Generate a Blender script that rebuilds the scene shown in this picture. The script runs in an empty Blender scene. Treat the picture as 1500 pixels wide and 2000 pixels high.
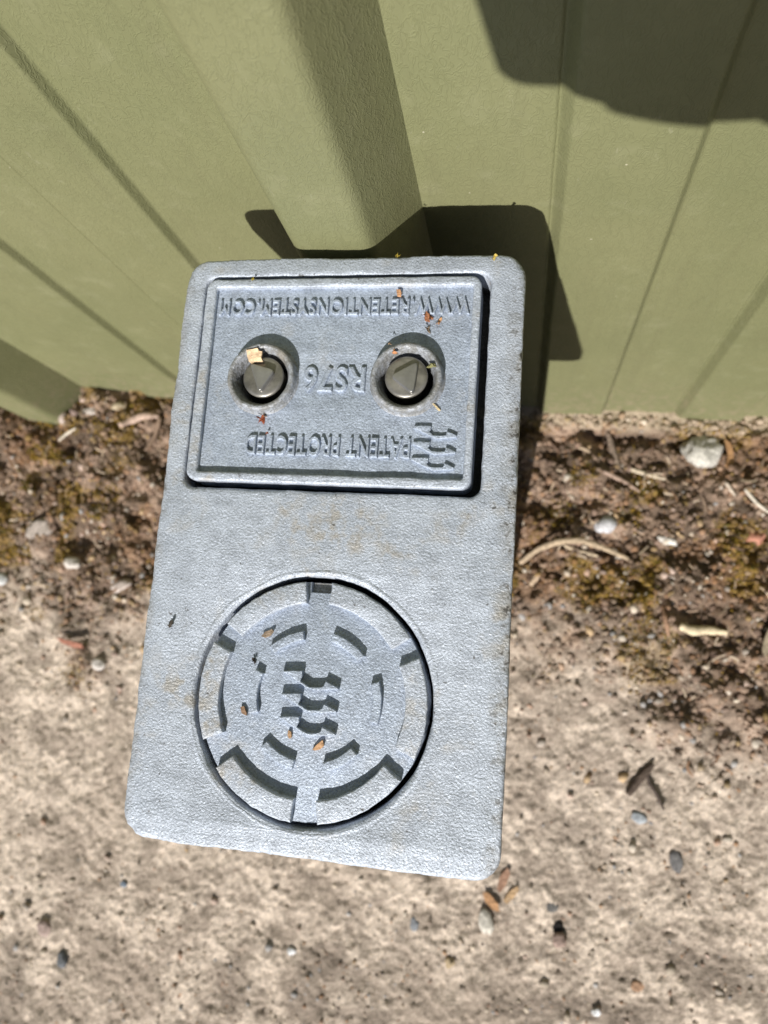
import bpy, math, random
import numpy as np
from mathutils import Vector, Matrix
from mathutils.geometry import tessellate_polygon
random.seed(7); rng = np.random.default_rng(7)
scn = bpy.context.scene; COL = scn.collection
R = math.radians

# ------------------------------------------------------------------ camera
CAM_H = 0.635
MC = np.array([[0.9850730944, 0.0297540180, 0.1695455606],
               [0.0, 0.9849479438, -0.1728512308],
               [-0.1721365699, 0.1702710968, 0.9702457188]])
FPX = 1463.47
cam = bpy.data.cameras.new('camera'); co = bpy.data.objects.new('camera', cam); COL.objects.link(co)
mw = Matrix.Identity(4)
for i in range(3):
    for j in range(3): mw[i][j] = MC[i][j]
mw[2][3] = CAM_H
co.matrix_world = mw
cam.sensor_fit = 'VERTICAL'; cam.sensor_height = 36; cam.sensor_width = 27
cam.lens = FPX / 2000 * 36
cam.clip_start = 0.01; cam.clip_end = 200
cam.dof.use_dof = True; cam.dof.focus_distance = 0.292; cam.dof.aperture_fstop = 9.5
scn.camera = co

# ------------------------------------------------------------------ light
w = bpy.data.worlds.new('World'); scn.world = w; w.use_nodes = True
nt = w.node_tree; bg = nt.nodes['Background']
sky = nt.nodes.new('ShaderNodeTexSky'); sky.sky_type = 'NISHITA'; sky.sun_disc = False
sky.sun_elevation = R(35); sky.sun_rotation = R(192); sky.air_density = 1.0; sky.dust_density = 1.0
nt.links.new(sky.outputs[0], bg.inputs[0]); bg.inputs[1].default_value = 0.05
SUN = Vector((math.cos(R(35)) * math.cos(R(78)), math.cos(R(35)) * math.sin(R(78)), -math.sin(R(35))))
sl = bpy.data.lights.new('sun', 'SUN'); sl.energy = 4.9; sl.angle = R(0.55); sl.color = (1, 0.965, 0.9)
so = bpy.data.objects.new('sun', sl); COL.objects.link(so); so.rotation_euler = SUN.to_track_quat('-Z', 'Y').to_euler()
scn.view_settings.view_transform = 'Standard'; scn.view_settings.look = 'None'
scn.view_settings.exposure = 0.34; scn.view_settings.gamma = 1

# ------------------------------------------------------------------ helpers
def ray(px, py): return MC @ np.array([px - 750, -(py - 1000), -FPX])
def at_z(px, py, z):
    r = ray(px, py); k = (z - CAM_H) / r[2]; return np.array([r[0] * k, r[1] * k, z])

def lattice(seed, n=256): return np.random.default_rng(seed).random((n, n))
_L = {}
def vnoise(x, y, scale, seed=0):
    if seed not in _L: _L[seed] = lattice(seed)
    L = _L[seed]; x = np.asarray(x, float) * scale + 1000.37; y = np.asarray(y, float) * scale + 1000.71
    xi = np.floor(x).astype(int); yi = np.floor(y).astype(int); fx = x - xi; fy = y - yi
    fx = fx * fx * (3 - 2 * fx); fy = fy * fy * (3 - 2 * fy); n = 256
    a = L[yi % n, xi % n]; b = L[yi % n, (xi + 1) % n]; c = L[(yi + 1) % n, xi % n]; d = L[(yi + 1) % n, (xi + 1) % n]
    return (a * (1 - fx) + b * fx) * (1 - fy) + (c * (1 - fx) + d * fx) * fy
def fbm(x, y, scale, octs=4, seed=0, gain=0.5):
    s = 0; a = 1; t = 0
    for o in range(octs):
        s = s + a * vnoise(x, y, scale * 2 ** o, seed + o); t += a; a *= gain
    return s / t
def sstep(a, b, x):
    t = np.clip((np.asarray(x, float) - a) / (b - a), 0, 1); return t * t * (3 - 2 * t)

def tag(o, label=None, cat=None, group=None, kind=None):
    if label: o['label'] = label
    if cat: o['category'] = cat
    if group: o['group'] = group
    if kind: o['kind'] = kind
    return o
def empty(name, loc, rz=0, parent=None):
    o = bpy.data.objects.new(name, None); COL.objects.link(o); o.location = loc; o.rotation_euler = (0, 0, rz)
    o.empty_display_size = 0.01
    if parent: o.parent = parent
    return o
def link(name, me, mat, parent=None, smooth=True, ang=32, loc=None):
    if mat: me.materials.clear(); me.materials.append(mat)
    if smooth:
        me.polygons.foreach_set('use_smooth', [True] * len(me.polygons))
        if ang: me.set_sharp_from_angle(angle=R(ang))
    o = bpy.data.objects.new(name, me); COL.objects.link(o)
    if parent: o.parent = parent
    if loc is not None: o.location = loc
    return o
class MB:
    def __init__(s): s.v = []; s.f = []; s.c = []
    def add(s, vs, fs, col=None):
        b = len(s.v); s.v += [tuple(v) for v in vs]; s.f += [tuple(b + i for i in f) for f in fs]
        if col is not None: s.c += [tuple(col)] * len(vs)
    def mesh(s, name='mesh'):
        me = bpy.data.meshes.new(name); me.from_pydata(s.v, [], s.f); me.update()
        if s.c:
            a = me.color_attributes.new('tint', 'FLOAT_COLOR', 'POINT')
            a.data.foreach_set('color', np.array([(c[0], c[1], c[2], 1) for c in s.c], 'f').ravel())
        return me
    def build(s, name, mat, parent=None, **k): return link(name, s.mesh(name), mat, parent, **k)

# ---- 2D outlines
def rrect(x0, y0, x1, y1, r, seg=8, step=0.003):
    """CCW rounded rectangle, densely sampled"""
    pts = []
    for cx, cy, a0 in ((x1 - r, y1 - r, 0), (x0 + r, y1 - r, 90), (x0 + r, y0 + r, 180), (x1 - r, y0 + r, 270)):
        for i in range(seg + 1):
            a = R(a0 + 90 * i / seg); pts.append((cx + r * math.cos(a), cy + r * math.sin(a)))
    return resample(pts, step)
def resample(pts, step, closed=True):
    out = []; n = len(pts)
    for i in range(n if closed else n - 1):
        a = np.array(pts[i]); b = np.array(pts[(i + 1) % n]); L = np.hypot(*(b - a))
        if L < 1e-9: continue
        k = max(1, int(round(L / step)))
        for j in range(k): out.append(tuple(a + (b - a) * j / k))
    if not closed: out.append(tuple(pts[-1]))
    return out
def circ(cx, cy, r, n=96): return [(cx + r * math.cos(2 * math.pi * i / n), cy + r * math.sin(2 * math.pi * i / n)) for i in range(n)]
def jit(pts, amp, scale=300, seed=1):
    p = np.array(pts); nx = vnoise(p[:, 0], p[:, 1], scale, seed) - .5; ny = vnoise(p[:, 0], p[:, 1], scale, seed + 50) - .5
    return [tuple(q) for q in p + np.stack([nx, ny], 1) * 2 * amp]
def area(p):
    p = np.array(p); x, y = p[:, 0], p[:, 1]; return .5 * np.sum(x * np.roll(y, -1) - np.roll(x, -1) * y)
def inset(p, d):
    p = np.array(p); a = p - np.roll(p, 1, 0); b = np.roll(p, -1, 0) - p
    a /= np.linalg.norm(a, axis=1)[:, None] + 1e-12; b /= np.linalg.norm(b, axis=1)[:, None] + 1e-12
    na = np.stack([-a[:, 1], a[:, 0]], 1); nb = np.stack([-b[:, 1], b[:, 0]], 1)
    m = na + nb; m /= np.linalg.norm(m, axis=1)[:, None] + 1e-12
    k = 1 / np.clip((m * na).sum(1), .6, 1)
    d = np.asarray(d)
    return p + m * (k * d)[:, None]
def slab(mb, outer, holes, z0, z1, ch, jitter=0.0, seed=3, bottom=False, chips=()):
    loops = [outer if area(outer) > 0 else outer[::-1]] + [h if area(h) < 0 else h[::-1] for h in holes]
    tops = []; base = len(mb.v)
    for lp in loops:
        p = np.array(lp); n = len(p)
        w = 1 + jitter * (vnoise(p[:, 0], p[:, 1], 110, seed) * 2 - 1) * 1.2 + jitter * (vnoise(p[:, 0], p[:, 1], 900, seed + 1) - .5)
        for cx_, cy_, cr_, ca_ in chips: w = w + ca_ * np.exp(-((p[:, 0] - cx_) ** 2 + (p[:, 1] - cy_) ** 2) / cr_ ** 2) * (.6 + .8 * vnoise(p[:, 0], p[:, 1], 500, 31))
        rings = [(p, np.full(n, z0)), (p, z1 - ch * w)]
        for t in (0.35, 0.7, 1.0):
            ang = t * math.pi / 2
            rings.append((inset(p, ch * w * (1 - math.cos(ang))), z1 - ch * w * (1 - math.sin(ang))))
        idx = []
        for q, z in rings:
            idx.append(len(mb.v)); mb.v += [(a, b, c) for (a, b), c in zip(q, z)]
        for k in range(len(rings) - 1):
            A, B = idx[k], idx[k + 1]
            mb.f += [(A + i, A + (i + 1) % n, B + (i + 1) % n, B + i) for i in range(n)]
        tops.append((idx[-1], n, idx[0]))
    flat = []; polys = []
    for s, n, _ in tops:
        polys.append([Vector((mb.v[s + i][0], mb.v[s + i][1], 0)) for i in range(n)]); flat += [s + i for i in range(n)]
    for t in tessellate_polygon(polys):
        t = [flat[i] for i in t]; a, b, c = (np.array(mb.v[i][:2]) for i in t)
        cr = (b - a)[0] * (c - a)[1] - (b - a)[1] * (c - a)[0]
        mb.f.append(tuple(t) if cr > 0 else tuple(t[::-1]))
    if bottom:
        flat = []; polys = []
        for _, n, s in tops:
            polys.append([Vector((mb.v[s + i][0], mb.v[s + i][1], 0)) for i in range(n)]); flat += [s + i for i in range(n)]
        for t in tessellate_polygon(polys):
            t = [flat[i] for i in t]; a, b, c = (np.array(mb.v[i][:2]) for i in t)
            cr = (b - a)[0] * (c - a)[1] - (b - a)[1] * (c - a)[0]
            mb.f.append(tuple(t) if cr < 0 else tuple(t[::-1]))
def lathe(mb, cx, cy, prof, n=64, wob=0, seed=5):
    idx = []
    for r, z in prof:
        idx.append(len(mb.v))
        for i in range(n):
            a = 2 * math.pi * i / n
            k = 1 + wob * (vnoise(math.cos(a) + 3, math.sin(a) + 3, 4, seed) - .5)
            mb.v.append((cx + r * k * math.cos(a), cy + r * k * math.sin(a), z))
    for k in range(len(prof) - 1):
        A, B = idx[k], idx[k + 1]
        mb.f += [(A + i, A + (i + 1) % n, B + (i + 1) % n, B + i) for i in range(n)]
    return idx
def cap(mb, start, n, up=True): mb.f.append(tuple(range(start, start + n)) if up else tuple(range(start + n - 1, start - 1, -1)))

# ------------------------------------------------------------------ materials
def mat(name):
    m = bpy.data.materials.new(name); m.use_nodes = True
    return m, m.node_tree, m.node_tree.nodes['Principled BSDF']
def node(nt, t, **k):
    n = nt.nodes.new(t)
    for a, b in k.items():
        if a in ('inp',):
            for x, y in b.items(): n.inputs[x].default_value = y
        else: setattr(n, a, b)
    return n
def ramp(nt, src, stops):
    r = nt.nodes.new('ShaderNodeValToRGB'); e = r.color_ramp.elements
    while len(e) > 1: e.remove(e[-1])
    e[0].position = stops[0][0]; e[0].color = (*stops[0][1], 1) if len(stops[0][1]) == 3 else stops[0][1]
    for p, c in stops[1:]:
        x = e.new(p); x.color = (*c, 1)
    nt.links.new(src, r.inputs[0]); return r.outputs[0]
def g(v): return (v, v, v)
def mix(nt, fac, a, b, mode='MIX'):
    m = nt.nodes.new('ShaderNodeMix'); m.data_type = 'RGBA'; m.blend_type = mode
    for i, x in ((0, fac), (6, a), (7, b)):
        if hasattr(x, 'is_linked'): nt.links.new(x, m.inputs[i])
        elif i == 0: m.inputs[0].default_value = x
        else: m.inputs[i].default_value = (*x, 1)
    return m.outputs[2]
def noise(nt, co_, scale, detail=3, rough=.5, dist=0, typ=None):
    n = nt.nodes.new('ShaderNodeTexNoise'); n.inputs['Scale'].default_value = scale; n.inputs['Detail'].default_value = detail
    n.inputs['Roughness'].default_value = rough; n.inputs['Distortion'].default_value = dist
    nt.links.new(co_, n.inputs['Vector']); return n.outputs[0]
def bump(nt, h, dist, strength=1, prev=None):
    b = nt.nodes.new('ShaderNodeBump'); b.inputs['Strength'].default_value = strength; b.inputs['Distance'].default_value = dist
    nt.links.new(h, b.inputs['Height'])
    if prev is not None: nt.links.new(prev, b.inputs['Normal'])
    return b.outputs[0]
def math_(nt, op, a, b=None):
    m = nt.nodes.new('ShaderNodeMath'); m.operation = op
    for i, x in enumerate((a, b)):
        if x is None: continue
        if hasattr(x, 'is_linked'): nt.links.new(x, m.inputs[i])
        else: m.inputs[i].default_value = x
    return m.outputs[0]

# silver cold-galvanised cast metal; coordinates in metres (object space = plate space)
def cast_mat(name, base=(0.440, 0.485, 0.565), worn=0.0, metal=.22, dirt=1.0, edge=False):
    m, nt, p = mat(name)
    co_ = nt.nodes.new('ShaderNodeTexCoord').outputs['Object']
    n1 = noise(nt, co_, 28, 3, .6); n2 = noise(nt, co_, 160, 4, .6); n3 = noise(nt, co_, 900, 2, .6)
    lo = tuple(c * .80 for c in base); hi = tuple(min(1, c * 1.16) for c in base)
    c = ramp(nt, n2, [(.3, lo), (.52, base), (.75, hi)])
    # ochre rust stain patches
    st = ramp(nt, n1, [(.53, g(0)), (.66, g(.6 * dirt))]); st2 = ramp(nt, n2, [(.45, g(0)), (.6, g(1))])
    sm = math_(nt, 'MULTIPLY', st, st2)
    c = mix(nt, sm, c, (0.30, 0.25, 0.17))
    gr = noise(nt, co_, 1300, 2, .6); c = mix(nt, 1, c, ramp(nt, gr, [(.30, g(.72)), (.60, g(1.12))]), 'MULTIPLY')
    sw = ramp(nt, noise(nt, co_, 45, 5, .7, 1.5), [(.58, g(0)), (.72, g(.42 * dirt))]); c = mix(nt, sw, c, (0.24, 0.245, 0.25))
    # dark specks
    sp = noise(nt, co_, 420, 2, .5); spm = ramp(nt, sp, [(.70, g(0)), (.76, g(.8 * dirt + worn * .2))])
    c = mix(nt, spm, c, (0.09, 0.085, 0.08))
    if worn:
        wn = ramp(nt, noise(nt, co_, 330, 4, .7), [(.42, g(0)), (.56, g(worn))]); c = mix(nt, wn, c, (0.17, 0.165, 0.15))
    if edge:
        sx = nt.nodes.new('ShaderNodeSeparateXYZ'); nt.links.new(co_, sx.inputs[0])
        em = ramp(nt, math_(nt, 'ABSOLUTE', math_(nt, 'MULTIPLY', math_(nt, 'SUBTRACT', sx.outputs[0], .0735), 12.8)), [(.885, g(0)), (.965, g(1))])
        em = math_(nt, 'MULTIPLY', em, ramp(nt, noise(nt, co_, 75, 4, .7), [(.42, g(.1)), (.62, g(1))]))
        c = mix(nt, math_(nt, 'MULTIPLY', em, .75), c, (0.26, 0.24, 0.20))
        c = mix(nt, math_(nt, 'MULTIPLY', em, ramp(nt, noise(nt, co_, 300, 3, .7), [(.54, g(0)), (.62, g(1))])), c, (0.07, 0.065, 0.06))
    nt.links.new(c, p.inputs['Base Color'])
    p.inputs['Metallic'].default_value = metal; p.inputs['Roughness'].default_value = .5
    nt.links.new(ramp(nt, n3, [(.3, g(.36)), (.7, g(.58))]), p.inputs['Roughness'])
    v = nt.nodes.new('ShaderNodeTexVoronoi'); v.inputs['Scale'].default_value = 700; nt.links.new(co_, v.inputs['Vector'])
    b = bump(nt, noise(nt, co_, 60, 3), .0012, .6)
    b = bump(nt, noise(nt, co_, 1050, 3, .65, .3), .00050, 1, b)
    b = bump(nt, v.outputs['Distance'], .00012, .6, b)
    nt.links.new(b, p.inputs['Normal'])
    return m
M_cast = cast_mat('silver_cast_metal', edge=True)
M_lid = cast_mat('silver_cast_metal_lid', (0.370, 0.425, 0.520), dirt=.5)
M_worn = cast_mat('worn_cast_metal', (0.35, 0.37, 0.41), worn=.7)
M_body = cast_mat('steel_body_gap_shade', (0.10, 0.105, 0.11), dirt=1)  # coloured dark to put shade into the gaps round the covers

def simple(name, col, rough=.6, metal=0, var=.25, sc=300, bdist=.0002, spec=.3):
    m, nt, p = mat(name); co_ = nt.nodes.new('ShaderNodeTexCoord').outputs['Object']
    n = noise(nt, co_, sc, 4, .6)
    c = ramp(nt, n, [(.3, tuple(x * (1 - var) for x in col)), (.7, tuple(min(1, x * (1 + var)) for x in col))])
    nt.links.new(c, p.inputs['Base Color']); p.inputs['Roughness'].default_value = rough; p.inputs['Metallic'].default_value = metal
    p.inputs['Specular IOR Level'].default_value = spec
    nt.links.new(bump(nt, n, bdist), p.inputs['Normal']); return m
M_bolt = simple('brushed_bolt_steel', (0.27, 0.258, 0.235), .38, .65, .4, 160, .00015, .5)
M_bolttri = simple('bolt_key_steel', (0.33, 0.325, 0.32), .30, .7, .12, 300, .0001, .5)
M_hole_shade = simple('painted_recess_shade', (0.02, 0.022, 0.025), .8)  # near-black colour, shade painted into the lock holes

def green_mat():
    m, nt, p = mat('olive_painted_sheet')
    co_ = nt.nodes.new('ShaderNodeTexCoord').outputs['Object']
    n1 = noise(nt, co_, 9, 3, .6); n2 = noise(nt, co_, 60, 4, .6)
    c = ramp(nt, n1, [(.3, (0.166, 0.172, 0.088)), (.7, (0.200, 0.200, 0.106))])
    # dusty scuffs and pale dots
    sc = ramp(nt, n2, [(.56, g(0)), (.80, g(.16))]); c = mix(nt, sc, c, (0.36, 0.345, 0.23))
    ms = nt.nodes.new('ShaderNodeMapping'); ms.inputs['Scale'].default_value = (1, 1, .08); nt.links.new(co_, ms.inputs[0])
    st_ = ramp(nt, noise(nt, ms.outputs[0], 70, 4, .7), [(.50, g(0)), (.72, g(.28))]); c = mix(nt, st_, c, (0.14, 0.135, 0.075))
    sz = nt.nodes.new('ShaderNodeSeparateXYZ'); nt.links.new(co_, sz.inputs[0])
    lowz = ramp(nt, sz.outputs[2], [(.0, g(1)), (.09, g(0))]); spl = ramp(nt, noise(nt, co_, 170, 4, .75), [(.50, g(0)), (.62, g(.7))])
    c = mix(nt, math_(nt, 'MULTIPLY', lowz, spl), c, (0.30, 0.24, 0.17))
    scr = nt.nodes.new('ShaderNodeMapping'); scr.inputs['Scale'].default_value = (1, 1, .25); scr.inputs['Rotation'].default_value = (0, .5, 0); nt.links.new(co_, scr.inputs[0])
    sf = ramp(nt, noise(nt, scr.outputs[0], 260, 3, .8, .6), [(.66, g(0)), (.76, g(.28))]); c = mix(nt, sf, c, (0.34, 0.33, 0.24))
    v = node(nt, 'ShaderNodeTexVoronoi', feature='F1'); v.inputs['Scale'].default_value = 55; nt.links.new(co_, v.inputs['Vector'])
    wob = math_(nt, 'ADD', v.outputs['Distance'], math_(nt, 'MULTIPLY', noise(nt, co_, 500, 2), .05))
    dots = ramp(nt, wob, [(.040, g(.7)), (.052, g(0))]); c = mix(nt, dots, c, (0.50, 0.47, 0.36))
    nt.links.new(c, p.inputs['Base Color']); nt.links.new(ramp(nt, n2, [(.3, g(.36)), (.7, g(.6))]), p.inputs['Roughness']); p.inputs['Specular IOR Level'].default_value = .22
    # leathery wrinkle relief
    mp = nt.nodes.new('ShaderNodeMapping'); mp.inputs['Scale'].default_value = (1.5, 1.5, .75); nt.links.new(co_, mp.inputs[0])
    a = noise(nt, mp.outputs[0], 210, 2.5, .55, 1.2)
    rd = math_(nt, 'ABSOLUTE', math_(nt, 'SUBTRACT', a, .5))
    rd = ramp(nt, rd, [(0, g(1)), (.07, g(0))])
    b = bump(nt, noise(nt, co_, 14, 2), .0012, .5)
    b = bump(nt, rd, .00020, .6, b)
    
    nt.links.new(b, p.inputs['Normal']); return m
M_green = green_mat()

def tint_mat(name, rough=.85, bsc=700, bd=.0006, var=.35, vs=500):
    m, nt, p = mat(name)
    co_ = nt.nodes.new('ShaderNodeTexCoord').outputs['Object']
    a = node(nt, 'ShaderNodeAttribute', attribute_name='tint')
    n = noise(nt, co_, vs, 4, .65)
    c = mix(nt, 1.0, a.outputs['Color'], ramp(nt, n, [(.25, g(1 - var)), (.75, g(min(1, 1 + var * .2)))]), 'MULTIPLY')
    nt.links.new(c, p.inputs['Base Color']); p.inputs['Roughness'].default_value = rough; p.inputs['Specular IOR Level'].default_value = .08
    b = bump(nt, noise(nt, co_, bsc, 4, .7), bd, 1); nt.links.new(b, p.inputs['Normal']); return m
M_ground = tint_mat('concrete_and_soil', .9, 420, .0016, .4, 330)
M_stuff = tint_mat('soil_crumbs', .85, 900, .0004, .35, 600)
M_moss = tint_mat('moss', .9, 900, .0002, .2, 600)

# ------------------------------------------------------------------ wall frame of reference
WN = np.array([0.1, 1.0]); WN /= np.linalg.norm(WN); WC = 0.2005; WT = np.array([WN[1], -WN[0]])
def wall_dist(x, y): return WC - (WN[0] * x + WN[1] * y)
def wall_s(x, y): return WT[0] * x + WT[1] * y

# ------------------------------------------------------------------ ground
def dirt_mask(x, y):
    d = wall_dist(x, y)
    tb = .200 + .120 * sstep(0.03, .33, x) - .03 * sstep(-.1, -.45, -x * 0 + x * -1) + .05 * (fbm(x, y, 14, 4, 11) - .5) * 2 * 1.3
    return 1 - sstep(-.055, .055, d - tb + .05 * (fbm(x, y, 60, 3, 15) - .5))
def ground_h(x, y):
    x = np.asarray(x, float); y = np.asarray(y, float)
    d = wall_dist(x, y); m = dirt_mask(x, y)
    conc = (fbm(x, y, 60, 4, 20) - .5) * .006 + (fbm(x, y, 330, 2, 30) - .5) * .0030
    pit = sstep(.62, .78, fbm(x, y, 130, 3, 41)); conc = conc - pit * .0011 + (np.random.default_rng(5).random(x.shape) - .5) * .0007
    soil = .006 + (fbm(x, y, 45, 4, 60) - .45) * .030 + (fbm(x, y, 240, 2, 66) - .5) * .006
    gap = np.exp(-((d - .022) / .008) ** 2) * .008 * (.4 + vnoise(x, y, 18, 77))
    h = conc * (1 - m) + soil * m - gap * sstep(-.2, 0, x)
    ledge = (1 - sstep(.008, .016, d - .004 + .010 * (vnoise(x, y, 60, 78) - .5))) * sstep(-.05, .02, x)
    h = h * (1 - ledge) + ledge * (.004 + .003 * fbm(x, y, 90, 3, 79))
    far = sstep(.9, 1.4, np.hypot(x, y)); return h * (1 - far)
PATCH = [(640, 1885, .026, .016), (455, 1930, .018, .030), (600, 1960, .02, .02), (1050, 1975, .05, .012), (1180, 1980, .03, .012), (20, 1960, .02, .05), (700, 1990, .03, .012), (1400, 1900, .04, .02)]
def gravel_patch(x, y):
    v = 0 * x
    for px, py, a, b in PATCH:
        c = at_z(px, py, 0); v = np.maximum(v, 1 - sstep(.6, 1.1, np.hypot((x - c[0]) / a, (y - c[1]) / b) + .9 * (fbm(x, y, 70, 3, 410) - .5)))
    return v
def ground_col(x, y):
    m = dirt_mask(x, y); d = wall_dist(x, y)
    cream = np.array([0.77, 0.645, 0.535]); brown = np.array([0.37, 0.30, 0.245]); dark = np.array([0.12, 0.09, 0.065])
    k = sstep(.44, .58, fbm(x, y, 55, 5, 90, .66)); k2 = sstep(.54, .66, fbm(x, y, 190, 4, 96, .6)); k3 = sstep(.58, .74, fbm(x, y, 9, 3, 99))
    c = cream + (brown - cream) * (k * .66)[:, None]; c = c + (brown * .85 - c) * (k2 * .45)[:, None]; c = c + (brown * 1.25 - c) * (k3 * .35)[:, None]
    c = c * (.78 + .44 * rng.random(len(x)))[:, None]
    c = c + (brown * .8 - c) * (gravel_patch(x, y) * .7)[:, None]
    s1 = fbm(x, y, 45, 4, 120, .6); soil = np.array([0.215, 0.155, 0.115]) + (np.array([0.42, 0.30, 0.225]) - np.array([0.215, .155, .115])) * sstep(.45, .65, s1)[:, None]
    rust = sstep(.6, .72, fbm(x, y, 22, 3, 130)); soil = soil + (np.array([0.25, 0.135, 0.065]) - soil) * (rust * .55)[:, None]
    ms = sstep(.55, .66, fbm(x, y, 26, 4, 140)); soil = soil + (np.array([0.27, 0.175, 0.05]) - soil) * (ms * .8)[:, None]
    dk = sstep(.55, .68, fbm(x, y, 70, 3, 150)); soil = soil + (dark * .6 - soil) * (dk * .6)[:, None]
    c = c * (1 - m)[:, None] + soil * m[:, None]
    ledge = (1 - sstep(.011, .020, d)) * sstep(-.05, .02, x)
    c = c + (np.array([.045, .055, .025]) - c) * sstep(-.46, -.6, y)[:, None]  # unseen ground towards the viewer, darkened to cut bounce light
    return c * (1 - ledge)[:, None] + np.array([0.58, 0.47, 0.35]) * ledge[:, None]
def build_ground():
    xs = np.concatenate([[-60, -20, -6, -2, -1.2, -.9], np.arange(-.62, .56, .0016), [.8, 1.1, 2, 6, 20, 60]])
    ys = np.concatenate([[-60, -20, -6, -2, -1, -.7], np.arange(-.42, .275, .0016), [.33, .4, .6, 1, 2, 6, 20, 60]])
    X, Y = np.meshgrid(xs, ys); x = X.ravel(); y = Y.ravel(); z = ground_h(x, y)
    nx, ny = len(xs), len(ys); me = bpy.data.meshes.new('ground')
    I = (np.arange(ny - 1)[:, None] * nx + np.arange(nx - 1)[None, :]).ravel()
    F = np.stack([I, I + 1, I + 1 + nx, I + nx], 1)
    me.vertices.add(len(x)); me.vertices.foreach_set('co', np.stack([x, y, z], 1).astype('f').ravel())
    me.loops.add(F.size); me.loops.foreach_set('vertex_index', F.astype('i').ravel())
    me.polygons.add(len(F)); me.polygons.foreach_set('loop_start', (np.arange(len(F)) * 4).astype('i'))
    me.update(calc_edges=True)
    c = ground_col(x, y); a = me.color_attributes.new('tint', 'FLOAT_COLOR', 'POINT')
    a.data.foreach_set('color', np.concatenate([c, np.ones((len(c), 1))], 1).astype('f').ravel())
    o = link('ground', me, M_ground, ang=None); tag(o, kind='structure'); return o
build_ground()

# ------------------------------------------------------------------ corrugated wall
def fillet(pts, r, seg=5):
    out = [pts[0]]
    for i in range(1, len(pts) - 1):
        p = np.array(pts[i]); a = np.array(pts[i - 1]) - p; b = np.array(pts[i + 1]) - p
        la, lb = np.linalg.norm(a), np.linalg.norm(b); k = min(r, la * .45, lb * .45)
        A = p + a / la * k; B = p + b / lb * k
        for t in np.linspace(0, 1, seg): out.append(tuple((1 - t) ** 2 * A + 2 * t * (1 - t) * p + t * t * B))
    out.append(pts[-1]); return out
def wpt(s, t, z):  # s along wall, t towards viewer
    p = WT * s + WN * (WC - t); return (p[0], p[1], z)
TOPZ = 1.75
def sheet(mb, prof, zb, curl=0.0, th=.0009, ss=.012):
    prof = fillet(prof, ss, 6)
    P = np.array(prof); T = np.gradient(P, axis=0); T /= np.linalg.norm(T, axis=1)[:, None]; N = np.stack([T[:, 1], -T[:, 0]], 1)
    zs = [TOPZ, 1.2, .8, .5, .36, zb + .012, zb + .006] + ([zb + .003, zb + .001, zb] if curl else [zb])
    offs = [0] * 7 + ([-.0001, -.0004, -.0012] if curl else [0])
    if curl: pass
    n = len(P); rows = []
    for z, of in zip(zs, offs):
        rows.append(len(mb.v))
        for q, nn in zip(P, N): mb.v.append(wpt(q[0], q[1] + of, z))
    for k in range(len(rows) - 1):
        A, B = rows[k], rows[k + 1]
        mb.f += [(A + i, B + i, B + i + 1, A + i + 1) for i in range(n - 1)]
    # back skin
    rb = []
    for z, of in zip(zs, offs):
        rb.append(len(mb.v))
        for q, nn in zip(P, N):
            qq = q + nn * th; mb.v.append(wpt(qq[0], qq[1] + of, z))
    for k in range(len(rb) - 1):
        A, B = rb[k], rb[k + 1]
        mb.f += [(A + i, A + i + 1, B + i + 1, B + i) for i in range(n - 1)]
    A, B = rows[-1], rb[-1]; mb.f += [(A + i, B + i, B + i + 1, A + i + 1) for i in range(n - 1)]
PITCH = .366; C0 = -.0583; RD = .036; ZW = .002
wall = empty('corrugated_wall', wpt(0, 0, 0)); wall.location = (0, 0, 0)
tag(wall, 'olive green profiled sheet metal wall with a trapezoidal rib right behind the grey casting', 'wall')
for k in range(-3, 4):
    o = C0 + PITCH * k
    # pan between ribs with two shallow raised flutes
    st = .0048
    prof = [(o, 0), (o + .0590, 0), (o + .0602, -.0012), (o + .0614, -.0002), (o + .0655, st), (o + .1140, st), (o + .1172, 0),
            (o + .1710, 0), (o + .1722, -.0012), (o + .1734, -.0002), (o + .1775, st), (o + .2245, st), (o + .2277, 0), (o + PITCH - .0690, 0)]
    mb = MB(); sheet(mb, prof, ZW, ss=.0014); mb.build('panel', M_green, wall, ang=60)
    # rib to the left of this pan
    zb = ZW
    w_ = .0170
    prof = [(o - .0690, 0), (o - .0520, RD), (o - w_, RD), (o, 0)]
    mb = MB(); sheet(mb, prof, zb, curl=0, ss=.0055); mb.build('rib', M_green, wall, ang=60)
mb = MB()   # added unseen backing, keeps openings in the sheet black
b = [wpt(-1.3, -.05, .0), wpt(1.6, -.05, .0), wpt(1.6, -.05, TOPZ), wpt(-1.3, -.05, TOPZ)]
b2 = [wpt(-1.3, -.07, .0), wpt(1.6, -.07, .0), wpt(1.6, -.07, TOPZ), wpt(-1.3, -.07, TOPZ)]
mb.add(b + b2, [(0, 1, 2, 3), (5, 4, 7, 6), (0, 3, 7, 4), (1, 5, 6, 2), (3, 2, 6, 7)])
mb.build('added_backing', simple('added_backing_dark', (.05, .045, .04)), wall)

# ------------------------------------------------------------------ the casting
TH = -0.07217; ZT = CAM_H - .295
O_ = at_z(370, 508, ZT)
root = empty('ground_socket', (O_[0], O_[1], 0), TH)
tag(root, 'silver grey cast metal ground socket with locking lid and round cover by green wall', 'ground socket')
def pl(px, py, dz=0.0):
    """pixel -> plate space (metres) at height dz above the plate's top"""
    p = at_z(px, py, ZT + dz) - O_; c, s = math.cos(TH), math.sin(TH)
    return (c * p[0] + s * p[1], -s * p[0] + c * p[1])
LW, LH = .1505, .2478
LIDC = rrect(.0092, -.1045, .1366, -.0083, .006, step=.002)
CX, CY, CR = .0738, -.1883, .0487
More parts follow.
